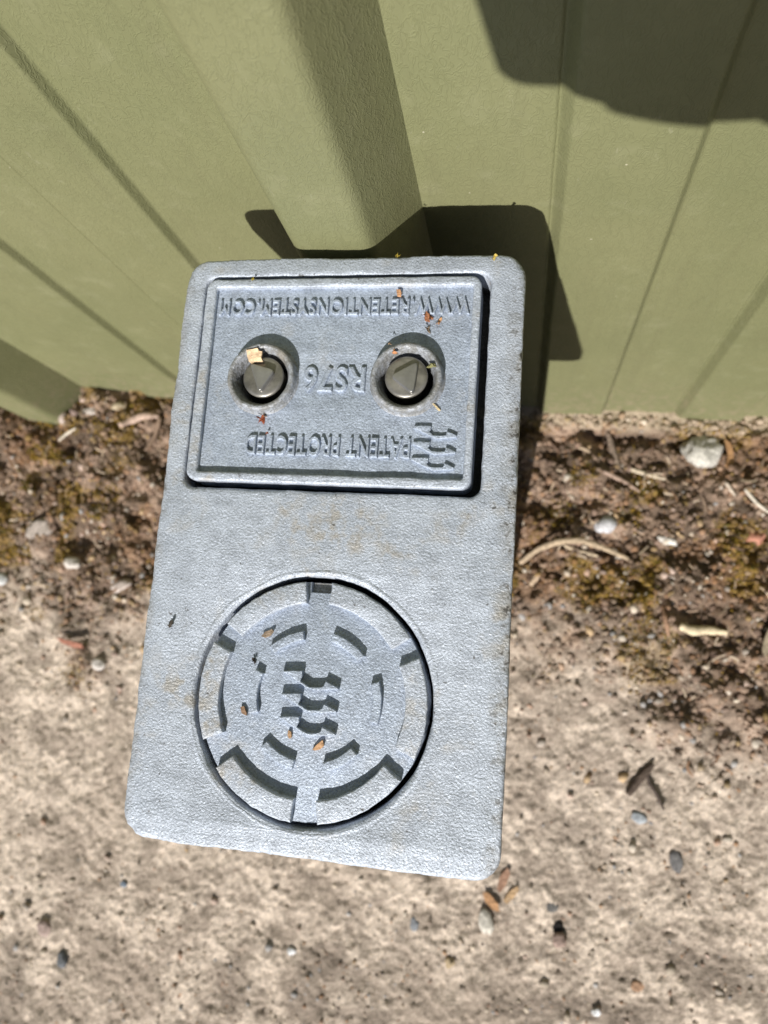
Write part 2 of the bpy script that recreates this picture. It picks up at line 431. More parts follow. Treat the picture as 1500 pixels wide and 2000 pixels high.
# frame plate
mb = MB()
outer = jit(rrect(0, -LH, LW, 0, .010, step=.0012), .00028, 55, 5); outer = jit(outer, .00016, 700, 6)
lid_hole = jit(rrect(.0094, -.1043, .1362, -.0085, .0050, step=.0015), .00016, 260, 8)
rnd_hole = jit(circ(CX, CY, CR, 220), .0002, 160, 9)
slab(mb, outer, [lid_hole, rnd_hole], ZT - .013, ZT, .0013, jitter=.6, bottom=True,
     chips=[(*pl(x, y), q, a) for x, y, q, a in ((255, 1612, .005, 1.6), (285, 1645, .006, 1.0), (520, 1668, .007, .6), (700, 1690, .004, .8), (900, 1718, .008, .7), (965, 1700, .004, 1.2), (1022, 520, .005, 1.3), (1010, 900, .006, .7), (995, 1150, .004, .9), (365, 540, .005, .9), (330, 960, .003, .9), (300, 1300, .005, .5), (700, 497, .006, .5))])
# irregular cast lip round the circular hole
n = 240; prev = None; rows = []
for (dr, dz) in ((.0010, -.0003), (.0016, .00022), (.0024, .00028), (.0038, -.00025)):
    rows.append(len(mb.v))
    for i in range(n):
        a = 2 * math.pi * i / n; u = math.cos(a), math.sin(a)
        amp = .35 + .8 * vnoise(u[0] + 2, u[1] + 2, 3.1, 201) * (1.0 if (30 < math.degrees(a) < 190) else .55) 
        r = CR + dr * (1 + .5 * (vnoise(u[0], u[1], 5, 202) - .5))
        mb.v.append((CX + r * u[0], CY + r * u[1], ZT + dz * (amp if dz > 0 else 1) * (1 + .5 * (vnoise(u[0], u[1], 22, 203) - .5))))
for k in range(3):
    A, B = rows[k], rows[k + 1]; mb.f += [(A + i, B + i, B + (i + 1) % n, A + (i + 1) % n) for i in range(n)]
frame = mb.build('frame', M_cast, root, ang=40)
# chips broken out of the corners and lower lip: shallow craters made of real geometry
# body under the plate
mb = MB(); slab(mb, rrect(.006, -.112, .1445, -.004, .006, step=.01), [], 0, ZT - .0131, .0001)
body = MB(); slab(body, rrect(.007, -.113, .1475, -.0035, .006, step=.01), [], -.01, ZT - .022, .0005)
body.build('housing', M_body, root)
mb = MB()
slab(mb, rrect(.007, -.113, .1475, -.0035, .006, step=.01), [rrect(.011, -.109, .1430, -.0075, .004, step=.01)], ZT - .0221, ZT - .0131, .0001)
mb.build('housing_wall', M_body, root)
mb = MB(); i_ = lathe(mb, CX, CY, [(.0520, -.01), (.0520, ZT - .0132), (.0500, ZT - .0132), (.0500, ZT - .03), (.0001, ZT - .03)], 72)
mb.build('socket_tube', M_body, root)

# locking lid ------------------------------------------------------
FL, BT = -.0011, .0013
mb = MB()
lo = jit(rrect(.0106, -.1016, .1325, -.0102, .0048, step=.0015), .00012, 250, 12)
RC = [(.0406, -.0559), (.1035, -.0555)]
slab(mb, lo, [circ(*RC[0], .0118, 72), circ(*RC[1], .0118, 72)], ZT - .012, ZT + FL, .0002)
lid = mb.build('lock_lid', M_lid, root)
mb = MB()
li = jit(rrect(.0155, -.0975, .1290, -.0143, .0012, step=.0015), .00012, 330, 13)
slab(mb, lo, [li], ZT + FL - .004, ZT + BT, .0010, jitter=.4)
mb.build('raised_border', M_cast, lid)
for (cx, cy), sd in zip(RC, (31, 47)):
    mb = MB()
    i_ = lathe(mb, cx, cy, [(.0163, ZT + FL - .0003), (.0155, ZT + FL + .0005), (.0151, ZT + FL + .0015), (.0149, ZT + .0030), (.0145, ZT + .0036), (.0138, ZT + .0038), (.0130, ZT + .0036),
                           (.0126, ZT + .0031), (.0108, ZT - .0016), (.0106, ZT - .014)], 96, .02, sd)
    mb.build('lock_collar', M_worn, lid, ang=70)
    mb = MB(); i_ = lathe(mb, cx, cy, [(.0135, ZT - .0142), (.0001, ZT - .0142)], 32); mb.build('lock_well_shade', M_hole_shade, lid)  # dark disc stands for the shade down the hole
def bolt(cx, cy, tri, label):
    o = empty('lock_bolt', (0, 0, 0), 0, root)
    mb = MB(); i_ = lathe(mb, cx, cy, [(.0082, ZT - .014), (.0082, ZT - .0002), (.0090, ZT + .0006), (.0090, ZT + .0014), (.0086, ZT + .0018), (.0074, ZT + .0021), (.0005, ZT + .0020)], 64)
    cap(mb, i_[-1], 64); me = mb.mesh(); COL.objects.unlink(o); bpy.data.objects.remove(o)
    bo = link('lock_bolt', me, M_bolt, root, ang=50)
    pts = [pl(*p, .004) for p in tri]
    ctr = np.mean(pts, 0); P = [ctr + (np.array(p) - ctr) * 1.22 for p in pts]
    # round the triangle
    q = []
    for i in range(3):
        p = P[i]; a = (P[i - 1] - p); b_ = (P[(i + 1) % 3] - p)
        A = p + a * .2; B = p + b_ * .2
        for t in np.linspace(0, 1, 6): q.append(tuple((1 - t) ** 2 * A + 2 * t * (1 - t) * p + t * t * B))
    mb = MB(); slab(mb, resample(q, .0008), [], ZT + .0016, ZT + .0046, .0005)
    mb.build('triangular_key_head', M_bolttri, bo, ang=50)
    return bo
bolt(.0413, -.0557, [(492, 713), (533, 725), (507, 762)], '')
bolt(.1034, -.0551, [(767, 735), (813, 711), (805, 765)], '')

def lettering(text, x0, x1, y0, y1, z, h, name, parent, taper=0):
    """raised letters, reading from the far side (turned half round), filling the box"""
    cu = bpy.data.curves.new('t', 'FONT'); cu.body = text; cu.size = 1; cu.resolution_u = 3; cu.extrude = .022; cu.offset = -.004; cu.space_character = 1.08; cu.bevel_depth = .034; cu.bevel_resolution = 0
    ob = bpy.data.objects.new('t', cu); COL.objects.link(ob)
    dg = bpy.context.evaluated_depsgraph_get(); dg.update()
    me = bpy.data.meshes.new_from_object(ob.evaluated_get(dg)); bpy.data.objects.remove(ob)
    nv = len(me.vertices); a = np.zeros(nv * 3, 'f'); me.vertices.foreach_get('co', a); a = a.reshape(-1, 3)
    mn, mx = a.min(0), a.max(0); u = (a - mn) / (mx - mn)
    X = x1 - u[:, 0] * (x1 - x0); Y = y1 - u[:, 1] * (y1 - y0) + taper * (X - x0)
    # taller strokes are drafted like a casting: push top inwards not needed, soften by tiny noise
    X += (vnoise(X, Y, 900, 301) - .5) * .00022; Y += (vnoise(X, Y, 900, 302) - .5) * .00022
    Z = z + u[:, 2] * h * (.82 + .3 * vnoise(X, Y, 140, 303))
    Z = np.where(u[:, 2] < .45, z - .0003, Z)
    me.vertices.foreach_set('co', np.stack([X, Y, Z], 1).astype('f').ravel()); me.update()
    return link(name, me, M_lid, parent, ang=25)
def box_of(*pxs):
    q = np.array([pl(*p, FL) for p in pxs]); return q[:, 0].min(), q[:, 0].max(), q[:, 1].min(), q[:, 1].max()
ZF = ZT + FL
a = pl(431, 600, FL)[0]; b = pl(918, 600, FL)[0]
y0 = pl(680, 617, FL)[1]; y1 = pl(680, 586, FL)[1]
lettering('WWW.RETENTIONSYSTEM.COM', a, b, y0, y1, ZF, .0014, 'lettering', lid, 0)
a = pl(594, 741, FL)[0]; b = pl(714, 741, FL)[0]; y0 = pl(655, 768, FL)[1]; y1 = pl(655, 716, FL)[1]
lettering('RS76', a, b, y0, y1, ZF, .0014, 'lettering', lid, 0)
a = pl(480, 870, FL)[0]; b = pl(802, 870, FL)[0]; y0 = pl(640, 893, FL)[1]; y1 = pl(640, 853, FL)[1]
lettering('PATENT PROTECTED', a, b, y0, y1, ZF, .0014, 'lettering', lid, 0)

def emblem(poly, ox, oy, sc, shift, dz, z0, z1, parent, m):
    for k in range(3):
        pts = [pl(ox + (x + shift[0] * k) / sc, oy + (y + shift[1] * k) / sc, dz) for x, y in poly]
        mb = MB(); slab(mb, jit(resample(pts, .0006), .00012, 900, 60 + k), [], z0, z1, .00028); mb.build('emblem_bar', m, parent, ang=40)
EL = [(315, 262), (440, 256), (575, 262), (568, 325), (545, 352), (600, 403), (700, 412), (798, 405), (815, 350), (880, 368), (968, 415), (960, 440), (800, 452), (640, 462), (560, 425), (420, 350), (300, 292)]
emblem(EL, 770, 800, 7.89, (-20, 245), FL, ZF - .0003, ZF + .0014, lid, M_lid)

# round cover ------------------------------------------------------
DF, DS = -.0021, .0011
DR = .0467
def pdisc():
    pts = []; n = 260
    c2 = pl(626, 1142); na = math.degrees(math.atan2(c2[1] - CY, c2[0] - CX))
    for i in range(n):
        a = 360 * i / n; d = (a - na + 180) % 360 - 180
        pts.append((a, d))
    out = []
    inn = False
    for a, d in pts:
        if abs(d) < 5.0:
            if not inn:
                inn = True
                for dd, rr in ((-5.0, DR), (-5.6, DR - .0042), (5.6, DR - .0042), (5.0, DR)):
                    t = R(na + dd); out.append((CX + rr * math.cos(t), CY + rr * math.sin(t)))
            continue
        out.append((CX + DR * math.cos(R(a)), CY + DR * math.sin(R(a))))
    return out
cover_mb = MB(); slab(cover_mb, jit(pdisc(), .00018, 300, 70), [], ZT - .012, ZT + DF, .0004)
cover = cover_mb.build('round_cover', M_lid, root)
mb = MB(); q_ = pl(626, 1145); q2_ = np.array(q_) - (CX, CY); q2_ = q2_ / np.hypot(*q2_); n_ = np.array([-q2_[1], q2_[0]]); c_ = np.array([CX, CY]) + q2_ * (DR - .0024)
slab(mb, [tuple(c_ + q2_ * a + n_ * b) for a, b in ((-.0022, -.0042), (-.0022, .0042), (.0022, .0042), (.0022, -.0042))], [], ZT - .0115, ZT - .0048, .0003)
mb.build('lifting_notch', M_worn, cover)
def sector(r0, r1, a0, a1, rc=.0008, step=.0009):
    pts = []
    for a in np.linspace(a0, a1, 26): pts.append((CX + r1 * math.cos(R(a)), CY + r1 * math.sin(R(a))))
    for a in np.linspace(a1, a0, 26): pts.append((CX + r0 * math.cos(R(a)), CY + r0 * math.sin(R(a))))
    q = []
    n = len(pts)
    return resample(pts, step)
def polar(px, py):
    p = pl(360 + px / 2.885, 1080 + py / 2.885); d = (p[0] - CX, p[1] - CY); return math.hypot(*d), math.degrees(math.atan2(d[1], d[0])) % 360
segs = [((1275, 480), (838, 180)), ((690, 160), (250, 400)), ((165, 495), (112, 1050)), ((185, 1205), (600, 1515)), ((750, 1530), (1230, 1290)), ((1312, 1170), (1330, 590))]
for p0, p1 in segs:
    a0 = polar(*p0)[1]; a1 = polar(*p1)[1]
    if a1 < a0: a1 += 360
    mb = MB(); slab(mb, jit(sector(DR * .812, DR - .0001, a0, a1), .0002, 420, int(a0)), [], ZT + DF - .0004, ZT + DS, .0006, jitter=.3)
    mb.build('rim_segment', M_cast, cover, ang=40)
arcs = [((490, 550), (680, 465), .53), ((825, 480), (1005, 600), .53), ((425, 660), (395, 905), .53), ((1085, 720), (1050, 960), .53), ((440, 1075), (620, 1190), .53), ((775, 1200), (968, 1120), .53)]
for p0, p1, rr in arcs:
    r0, a0 = polar(*p0); r1, a1 = polar(*p1)
    if abs(a1 - a0) > 180:
        if a1 < a0: a1 += 360
        else: a0 += 360
    if a1 < a0: a0, a1 = a1, a0
    rc = (r0 + r1) / 2; hw = .0018
    mid = (a0 + a1) / 2
    q = []
    for a in np.linspace(a0 + 1, a1 - 1, 14): q.append((CX + (rc + hw) * math.cos(R(a)), CY + (rc + hw) * math.sin(R(a))))
    for a in np.linspace(a1 - 1, a0 + 1, 14): q.append((CX + (rc - hw) * math.cos(R(a)), CY + (rc - hw) * math.sin(R(a))))
    mb = MB(); slab(mb, jit(resample(q, .0007), .00012, 600, 90), [], ZT + DF - .0003, ZT + DF + .0025, .0004); mb.build('raised_arc', M_lid, cover, ang=40)
ED = [(212, 352), (400, 342), (560, 350), (566, 430), (528, 520), (600, 572), (690, 628), (860, 632), (930, 606), (958, 528), (1050, 575), (1172, 642), (1175, 668), (900, 682), (740, 678), (600, 622), (470, 520), (330, 425)]
emblem(ED, 530, 1270, 8.82, (-29, 392), DF, ZT + DF - .0003, ZT + DF + .0027, cover, M_lid)

# ------------------------------------------------------------------ scattered stuff on the ground
ICO_V = None
def ico():
    t = (1 + 5 ** .5) / 2
    v = np.array([(-1, t, 0), (1, t, 0), (-1, -t, 0), (1, -t, 0), (0, -1, t), (0, 1, t), (0, -1, -t), (0, 1, -t), (t, 0, -1), (t, 0, 1), (-t, 0, -1), (-t, 0, 1)], float)
    v /= np.linalg.norm(v[0])
    f = np.array([(0, 11, 5), (0, 5, 1), (0, 1, 7), (0, 7, 10), (0, 10, 11), (1, 5, 9), (5, 11, 4), (11, 10, 2), (10, 7, 6), (7, 1, 8), (3, 9, 4), (3, 4, 2), (3, 2, 6), (3, 6, 8), (3, 8, 9), (4, 9, 5), (2, 4, 11), (6, 2, 10), (8, 6, 7), (9, 8, 1)])
    return v, f
IV, IF = ico()
def fast_mesh(name, V, F, C, mat_, smooth=False):
    me = bpy.data.meshes.new(name); k = F.shape[1]
    me.vertices.add(len(V)); me.vertices.foreach_set('co', V.astype('f').ravel())
    me.loops.add(F.size); me.loops.foreach_set('vertex_index', F.astype('i').ravel())
    me.polygons.add(len(F)); me.polygons.foreach_set('loop_start', (np.arange(len(F)) * k).astype('i')); me.update(calc_edges=True)
    a = me.color_attributes.new('tint', 'FLOAT_COLOR', 'POINT')
    a.data.foreach_set('color', np.concatenate([C, np.ones((len(C), 1))], 1).astype('f').ravel())
    return link(name, me, mat_, smooth=smooth, ang=None)
def under_socket(x, y):
    c, s = math.cos(TH), math.sin(TH); dx, dy = x - O_[0], y - O_[1]; u, v = c * dx + s * dy, -s * dx + c * dy
    return (u > .012) & (u < .135) & (v < -.01) & (v > -.23)
def crumbs(name, N, rmin, rmax, pal, accept, power=2.2, flat=.7, sink=.25, blend=0):
    x = rng.uniform(-.5, .47, N * 3); y = rng.uniform(-.38, .235, N * 3)
    ok = accept(x, y) & (wall_dist(x, y) > .004) & ~under_socket(x, y); x = x[ok][:N]; y = y[ok][:N]; n = len(x)
    r = rmin + (rmax - rmin) * rng.random(n) ** power
    V = IV[None] * (1 + rng.uniform(-.28, .28, (n, 12, 1))); V = V * rng.uniform([.7, .55, flat * .6], [1.25, 1.0, flat], (n, 3))[:, None, :]
    an = rng.uniform(0, 6.28, n); ca, sa = np.cos(an)[:, None], np.sin(an)[:, None]
    tl = rng.uniform(-.5, .5, n); ct, s_t = np.cos(tl)[:, None], np.sin(tl)[:, None]
    X, Y, Z = V[..., 0], V[..., 1], V[..., 2]; Y, Z = Y * ct - Z * s_t, Y * s_t + Z * ct
    X, Y = X * ca - Y * sa, X * sa + Y * ca
    V = np.stack([X, Y, Z], 2) * r[:, None, None]
    V += np.stack([x, y, ground_h(x, y) + r * (flat * .6 - sink)], 1)[:, None, :]
    F = (IF[None] + np.arange(n)[:, None, None] * 12).reshape(-1, 3)
    pal = np.array(pal); C = pal[rng.integers(0, len(pal), n)] * rng.uniform(.65, 1.25, (n, 1)); C = C * (1 - blend) + ground_col(x, y) * rng.uniform(.7, 1.3, (n, 1)) * blend; C = np.repeat(C, 12, 0)
    o = fast_mesh(name, V.reshape(-1, 3), F, np.clip(C, 0, 1), M_stuff); return o
soilpal = [(.28, .185, .13), (.36, .24, .175), (.19, .125, .085), (.42, .30, .225), (.34, .18, .09), (.14, .095, .065), (.48, .37, .29), (.30, .21, .17), (.24, .16, .13), (.38, .20, .10), (.34, .23, .07)]
tag(crumbs('soil_crumbs', 24000, .0006, .0038, soilpal, lambda x, y: rng.random(len(x)) < dirt_mask(x, y) * 1.0, 2.6, blend=.55),
    'brown crumbly soil heaped along the foot of the green wall', 'soil', kind='stuff')
palg = [(.60, .50, .40), (.50, .43, .37), (.66, .56, .45), (.48, .33, .25), (.54, .39, .24), (.40, .38, .37), (.56, .49, .41), (.50, .38, .32)]
tag(crumbs('grit', 2000, .0012, .0042, palg, lambda x, y: rng.random(len(x)) < (.10 + .9 * dirt_mask(x, y) * sstep(.02, .12, wall_dist(x, y))), 2.6),
    'pale grit scattered through the brown soil', 'grit', kind='stuff')
palc = [(.56, .46, .36), (.46, .37, .29), (.36, .29, .23), (.64, .54, .43), (.30, .25, .21), (.46, .29, .18), (.36, .35, .35), (.42, .29, .22)]
tag(crumbs('concrete_aggregate', 8500, .0005, .0022, palc, lambda x, y: rng.random(len(x)) < (1 - dirt_mask(x, y)) * (.12 + .9 * np.maximum(sstep(.5, .68, fbm(x, y, 30, 3, 400)), 3 * gravel_patch(x, y))), 3.0, .55, .42),
    'fine aggregate showing in the worn concrete', 'aggregate', kind='stuff')

def moss():
    N = 12000; x = rng.uniform(-.5, .47, N * 6); y = rng.uniform(-.1, .235, N * 6)
    p = dirt_mask(x, y) * sstep(.555, .64, fbm(x, y, 26, 4, 140)) + .02 * dirt_mask(x, y)
    ok = (rng.random(len(x)) < p) & (wall_dist(x, y) > .01) & ~under_socket(x, y); x = x[ok][:N]; y = y[ok][:N]; n = len(x)
    # explicit mustard clumps seen in the photograph
    ex = []
    for (px, py, rr, k) in ((80, 880, .012, 260), (110, 895, .009, 160), (205, 960, .010, 170), (55, 945, .008, 120), (1090, 1000, .012, 220), (1230, 1010, .010, 180), (1140, 930, .010, 160), (190, 1000, .008, 120), (1260, 1160, .010, 150), (30, 1080, .010, 150)):
        c = at_z(px, py, .012); a = rng.uniform(0, 6.28, k); r = rr * np.sqrt(rng.random(k)); ex.append(np.stack([c[0] + r * np.cos(a) * 1.3, c[1] + r * np.sin(a)], 1))
    ex = np.concatenate(ex); x = np.concatenate([x, ex[:, 0]]); y = np.concatenate([y, ex[:, 1]]); n = len(x)
    h = rng.uniform(.0015, .0042, n); wd = rng.uniform(.0004, .0010, n); a = rng.uniform(0, 6.28, n); lean = rng.uniform(-.6, .6, (n, 2))
    z = ground_h(x, y)
    V = np.zeros((n, 4, 3))
    for k in range(3): V[:, k] = np.stack([x + wd * np.cos(a + k * 2.09), y + wd * np.sin(a + k * 2.09), z - .0003 + 0 * x], 1)
    V[:, 3] = np.stack([x + lean[:, 0] * h, y + lean[:, 1] * h, z + h], 1)
    F = np.array([(0, 1, 3), (1, 2, 3), (2, 0, 3)])[None] + (np.arange(n) * 4)[:, None, None]
    pal = np.array([(.38, .24, .04), (.31, .20, .04), (.21, .155, .035), (.14, .125, .03), (.46, .29, .06)])
    C = np.repeat(pal[rng.integers(0, 5, n)] * rng.uniform(.7, 1.2, (n, 1)), 4, 0)
    o = fast_mesh('moss', V.reshape(-1, 3), F.reshape(-1, 3), C, M_moss); tag(o, 'mustard and olive moss growing in the brown soil', 'moss', kind='stuff')
moss()

# ------------------------------------------------------------------ individual bits
_matc = {}
def cmat(col, rough=.7):
    k = (tuple(round(c, 3) for c in col), rough)
    if k not in _matc: _matc[k] = simple('litter_%d' % len(_matc), col, .9, 0, .38, 330, .0012, .1)
    return _matc[k]
def gpos(px, py, dz=0):
    z = .004
    for _ in range(4):
        p = at_z(px, py, z); z = float(ground_h(p[0], p[1])) + dz
    return np.array([p[0], p[1], z])
def stone(name, cat, label, px, py, w_, h_, ang, col, zf=.55, lump=.22, seed=0):
    r = np.random.default_rng(seed + int(px)); c = gpos(px, py)
    me = bpy.data.meshes.new(name)
    import bmesh
    bm = bmesh.new(); bmesh.ops.create_icosphere(bm, subdivisions=3, radius=1)
    off = r.uniform(0, 50); lump = lump * 1.5; L_ = sum(col) / 3; col = tuple(L_ * .35 + q * .57 for q in col); zf = zf * .85
    sx, sy = w_ * .434e-3 / 2, h_ * .434e-3 / 2; sz = min(sx, sy) * zf * 1.3
    for v in bm.verts:
        q = v.co; k = 1 + lump * 2 * (vnoise(q.x + off, q.y + q.z * 1.7, 1.1, 500) - .5) + lump * (vnoise(q.x * 1.3 + q.z, q.y + off, 2.6, 510) - .5)
        v.co = Vector((q.x * sx * k, q.y * sy * k, q.z * sz * k))
    bm.to_mesh(me); bm.free()
    o = link(name, me, cmat(col), ang=None); o.location = (c[0], c[1], c[2] + sz * .2); o.rotation_euler = (r.uniform(-.2, .2), r.uniform(-.2, .2), R(ang))
    return tag(o, label, cat)
def stick(name, cat, label, pts, wpx, col, lift=.002, flat=.55, on_plate=False, arch=0):
    P = []
    n_ = len(pts)
    for i, p in enumerate(pts):
        P.append(gpos(*p, lift + arch * math.sin(math.pi * i / max(1, n_ - 1))))
    P = np.array(P); k = 9
    t = np.linspace(0, n_ - 1, (n_ - 1) * k + 1); Q = np.stack([np.interp(t, range(n_), P[:, j]) for j in range(3)], 1)
    if n_ > 2:
        for _ in range(6): Q[1:-1] = (Q[:-2] + Q[2:] + 2 * Q[1:-1]) / 4
    # lie on soil: smooth heights
    mb = MB(); rows = []; o0 = Q.mean(0)
    for i, q in enumerate(Q):
        d = Q[min(i + 1, len(Q) - 1)] - Q[max(i - 1, 0)]; d /= np.linalg.norm(d) + 1e-9
        s = np.cross(d, [0, 0, 1]); s /= np.linalg.norm(s) + 1e-9; u = np.cross(s, d)
        f = i / (len(Q) - 1); rr = wpx * .434e-3 / 2 * (.55 + .6 * math.sin(math.pi * min(1, max(0, f * .8 + .15)))) * (1 + .35 * (vnoise(i * .37, wpx, 1, 530) - .5))
        rows.append(len(mb.v))
        for a in range(7):
            an = a * 2 * math.pi / 7; mb.v.append(tuple(q - o0 + s * rr * math.cos(an) + u * rr * flat * math.sin(an)))
    for a in range(len(rows) - 1):
        A, B = rows[a], rows[a + 1]; mb.f += [(A + i, A + (i + 1) % 7, B + (i + 1) % 7, B + i) for i in range(7)]
    mb.f.append(tuple(range(rows[0] + 6, rows[0] - 1, -1))); mb.f.append(tuple(range(rows[-1], rows[-1] + 7)))
    o = mb.build(name, cmat(col), ang=None); o.location = o0
    return tag(o, label, cat)
def flake_mesh(poly, th, curl, m, name, parent=None):
    """poly in metres, centred; curled leaf or bark flake with thickness"""
    P = resample(poly, .0006); n = len(P); mb = MB()
    rings = [1, .66, .33]
    def zz(x, y): return curl * ((x * 1.0) ** 2 + (y * .3) ** 2) * 1e3 + (vnoise(x, y, 700, 540) - .5) * .0004
    top = []; bot = []
    for lay, dz in ((top, th), (bot, 0)):
        for k in rings:
            lay.append(len(mb.v)); mb.v += [(x * k, y * k, zz(x * k, y * k) + dz) for x, y in P]
        lay.append(len(mb.v)); mb.v.append((0, 0, zz(0, 0) + dz))
    for lay, fl in ((top, False), (bot, True)):
        for a, b_ in ((0, 1), (1, 2)):
            for i in range(n):
                q = (lay[a] + i, lay[a] + (i + 1) % n, lay[b_] + (i + 1) % n, lay[b_] + i); mb.f.append(q[::-1] if fl else q)
        for i in range(n):
            q = (lay[2] + i, lay[2] + (i + 1) % n, lay[3]); mb.f.append(q[::-1] if fl else q)
    for i in range(n): mb.f.append((bot[0] + i, bot[0] + (i + 1) % n, top[0] + (i + 1) % n, top[0] + i))
    return mb.build(name, m, parent, ang=50)
def flake(name, cat, label, px, py, pts, col, z=None, th=.0005, curl=.0, tilt=(0, 0), dz=0.0):
    """pts: outline in photo pixels relative to (px,py); z: height of the surface it lies on"""
    if z is None:
        c = gpos(px, py, .001); sc = .434e-3 * (CAM_H - c[2]) / CAM_H
    else: c = at_z(px, py, z); sc = (CAM_H - z) / FPX
    poly = [(a * sc, -b_ * sc) for a, b_ in pts]
    if area(poly) < 0: poly = poly[::-1]
    o = flake_mesh(poly, th, curl, cmat(col), name); o.location = (c[0], c[1], c[2] + .0001 + dz); o.rotation_euler = (tilt[0], tilt[1], 0)
    return tag(o, label, cat)

W_ = (.62, .58, .54)
stone('stone', 'stone', 'white rough lump of stone at the foot of the wall beside a curled tan leaf', 1375, 882, 62, 56, -20, (.56, .52, .45), .75, .4)
stone('stone', 'stone', 'smooth pale lilac white pebble lying alone right of the casting', 1183, 1028, 36, 32, -10, (.56, .55, .60), .8, .2)
stone('brick_shard', 'brick shard', 'bright orange brick shard at the right edge of the soil', 1480, 1045, 42, 26, 25, (.62, .20, .09), .7, .35)
stick('dry_stalk', 'stalk', 'long arched dry tan stalk lying on the soil right of the casting', [(1015, 1100), (1050, 1072), (1090, 1057), (1135, 1054), (1180, 1070), (1228, 1092)], 11, (.44, .34, .24), .003, .5, arch=.006)
stick('dry_stalk', 'stalk', 'thin frayed stalk tucked under the long arched one', [(1098, 1064), (1130, 1076), (1168, 1086)], 7, (.50, .40, .29), .002)
stick('wood_sliver', 'wood sliver', 'cream wood sliver casting a dark shadow in the soil at right', [(1328, 1222), (1350, 1232), (1385, 1230), (1420, 1236)], 15, (.66, .55, .38), .004, .6)
stick('twig', 'twig', 'short upright reddish brown twig left of the cream sliver', [(1294, 1184), (1300, 1212), (1306, 1242)], 8, (.34, .21, .14), .003)
stick('wood_sliver', 'wood sliver', 'short pale stick below the left end of the arched stalk', [(1036, 1143), (1058, 1110)], 12, (.56, .42, .30), .003)
stick('twig', 'twig', 'grey brown bark twig below the wall at right pointing down at the soil', [(1186, 848), (1198, 885), (1212, 922)], 12, (.26, .20, .16), .003)
stick('twig', 'twig', 'slim dull pink twig lying diagonally below the bark twig', [(1178, 920), (1215, 938), (1250, 960)], 8, (.36, .26, .21), .002)
stick('straw', 'straw', 'pale straw lying flat between bark twig and white lump', [(1228, 915), (1262, 926), (1300, 936)], 8, (.56, .47, .36), .002)
stone('stone', 'stone', 'elongated white chip right of the lilac white pebble', 1305, 1056, 38, 14, -22, (.68, .62, .55), .8, .25)
stone('stone', 'stone', 'small round cream pebble near the casting below the wall', 1112, 932, 18, 14, 0, (.60, .50, .38), .8, .2)
flake('leaf', 'leaf', 'curled tan leaf against the right side of the white lump', 1420, 893, [(-8, -30), (4, -26), (9, -8), (8, 12), (-4, 26), (-16, 20), (-4, 8), (-2, -8)], (.42, .24, .12), curl=.05, dz=.004, th=.0008, tilt=(0, .5))
flake('leaf', 'leaf', 'large greyish tan leaf cut off by the right edge of the photo', 1497, 1258, [(-14, 10), (-10, -10), (2, -34), (16, -48), (30, -30), (26, 10), (6, 26), (-8, 22)], (.34, .28, .20), curl=.02, dz=.005, th=.0008, tilt=(.15, .3))
stick('straw', 'straw', 'white straw crossing the soil near the right edge of the photo', [(1455, 955), (1480, 985), (1505, 1002)], 6, (.62, .56, .48), .004)
stick('straw', 'straw', 'fine pale straw lying on the soil below the white lump', [(1417, 942), (1436, 968)], 7, (.55, .46, .38), .003)
stick('twig', 'twig', 'thick dark twig lying on the concrete at right', [(1226, 1552), (1248, 1522), (1275, 1492)], 14, (.10, .075, .06), .002)
stick('root', 'root', 'thin dark curved root beside the thick dark twig', [(1262, 1502), (1268, 1530), (1284, 1552), (1297, 1582)], 6, (.09, .07, .06), .002)
stone('stone', 'stone', 'flat dark grey pebble set in the concrete at lower right', 1320, 1682, 22, 40, 12, (.17, .16, .16), .3, .12)
stone('stone', 'stone', 'small pale blue grey pebble just below the thick dark twig', 1248, 1597, 24, 18, -15, (.34, .38, .43), .4, .2)
stone('stone', 'stone', 'round charcoal pebble in the concrete below the right corner of the casting', 1078, 1770, 22, 20, 20, (.16, .15, .14), .35, .12)
stone('stone', 'stone', 'pinkish brown pebble beside a dark pit near the bottom of the photo', 1092, 1838, 26, 24, 0, (.40, .25, .19), .5, .2)
stone('stone', 'stone', 'black stone standing in for the shaded pit above the pinkish brown pebble', 1091, 1812, 18, 22, 0, (.035, .03, .03), .4, .2)  # pit shade made as a black lump
stone('stone', 'stone', 'pale cream stone between the orange leaf and the charcoal pebble', 952, 1803, 26, 38, 10, (.60, .54, .44), .3, .25)
stone('stone', 'stone', 'dark slate pebble at the lower left of the concrete', 123, 1873, 26, 30, 15, (.15, .16, .18), .45, .15)
stone('stone', 'stone', 'dusty pink pebble above the slate pebble at lower left', 88, 1815, 26, 34, 20, (.44, .29, .24), .35, .2)
stone('stone', 'stone', 'small steel blue pebble below the left corner of the casting', 242, 1727, 14, 11, 0, (.16, .22, .30), .4, .2)
stone('stone', 'stone', 'oval blue grey pebble in the concrete under the middle of the casting', 810, 1803, 16, 24, 0, (.25, .27, .31), .4, .2)
stone('stone', 'stone', 'tiny square white chip near the bottom centre left', 571, 1857, 16, 14, 0, (.72, .72, .74), .6, .25)
stone('stone', 'stone', 'tiny white chip at the very bottom right of centre', 1166, 1976, 16, 14, 20, (.72, .72, .74), .6, .25)
stone('stone', 'stone', 'white angular chip with a dark hollow behind it near bottom right', 993, 1830 + 190, 16, 18, 20, (.62, .60, .56), .6, .25)
stone('stone', 'stone', 'burnt orange pebble near the lower right', 1245, 1925, 24, 18, 30, (.44, .22, .09), .4, .25)
stone('stone', 'stone', 'amber pebble close to the bottom centre right', 878, 1880, 20, 18, 30, (.48, .33, .15), .4, .25)
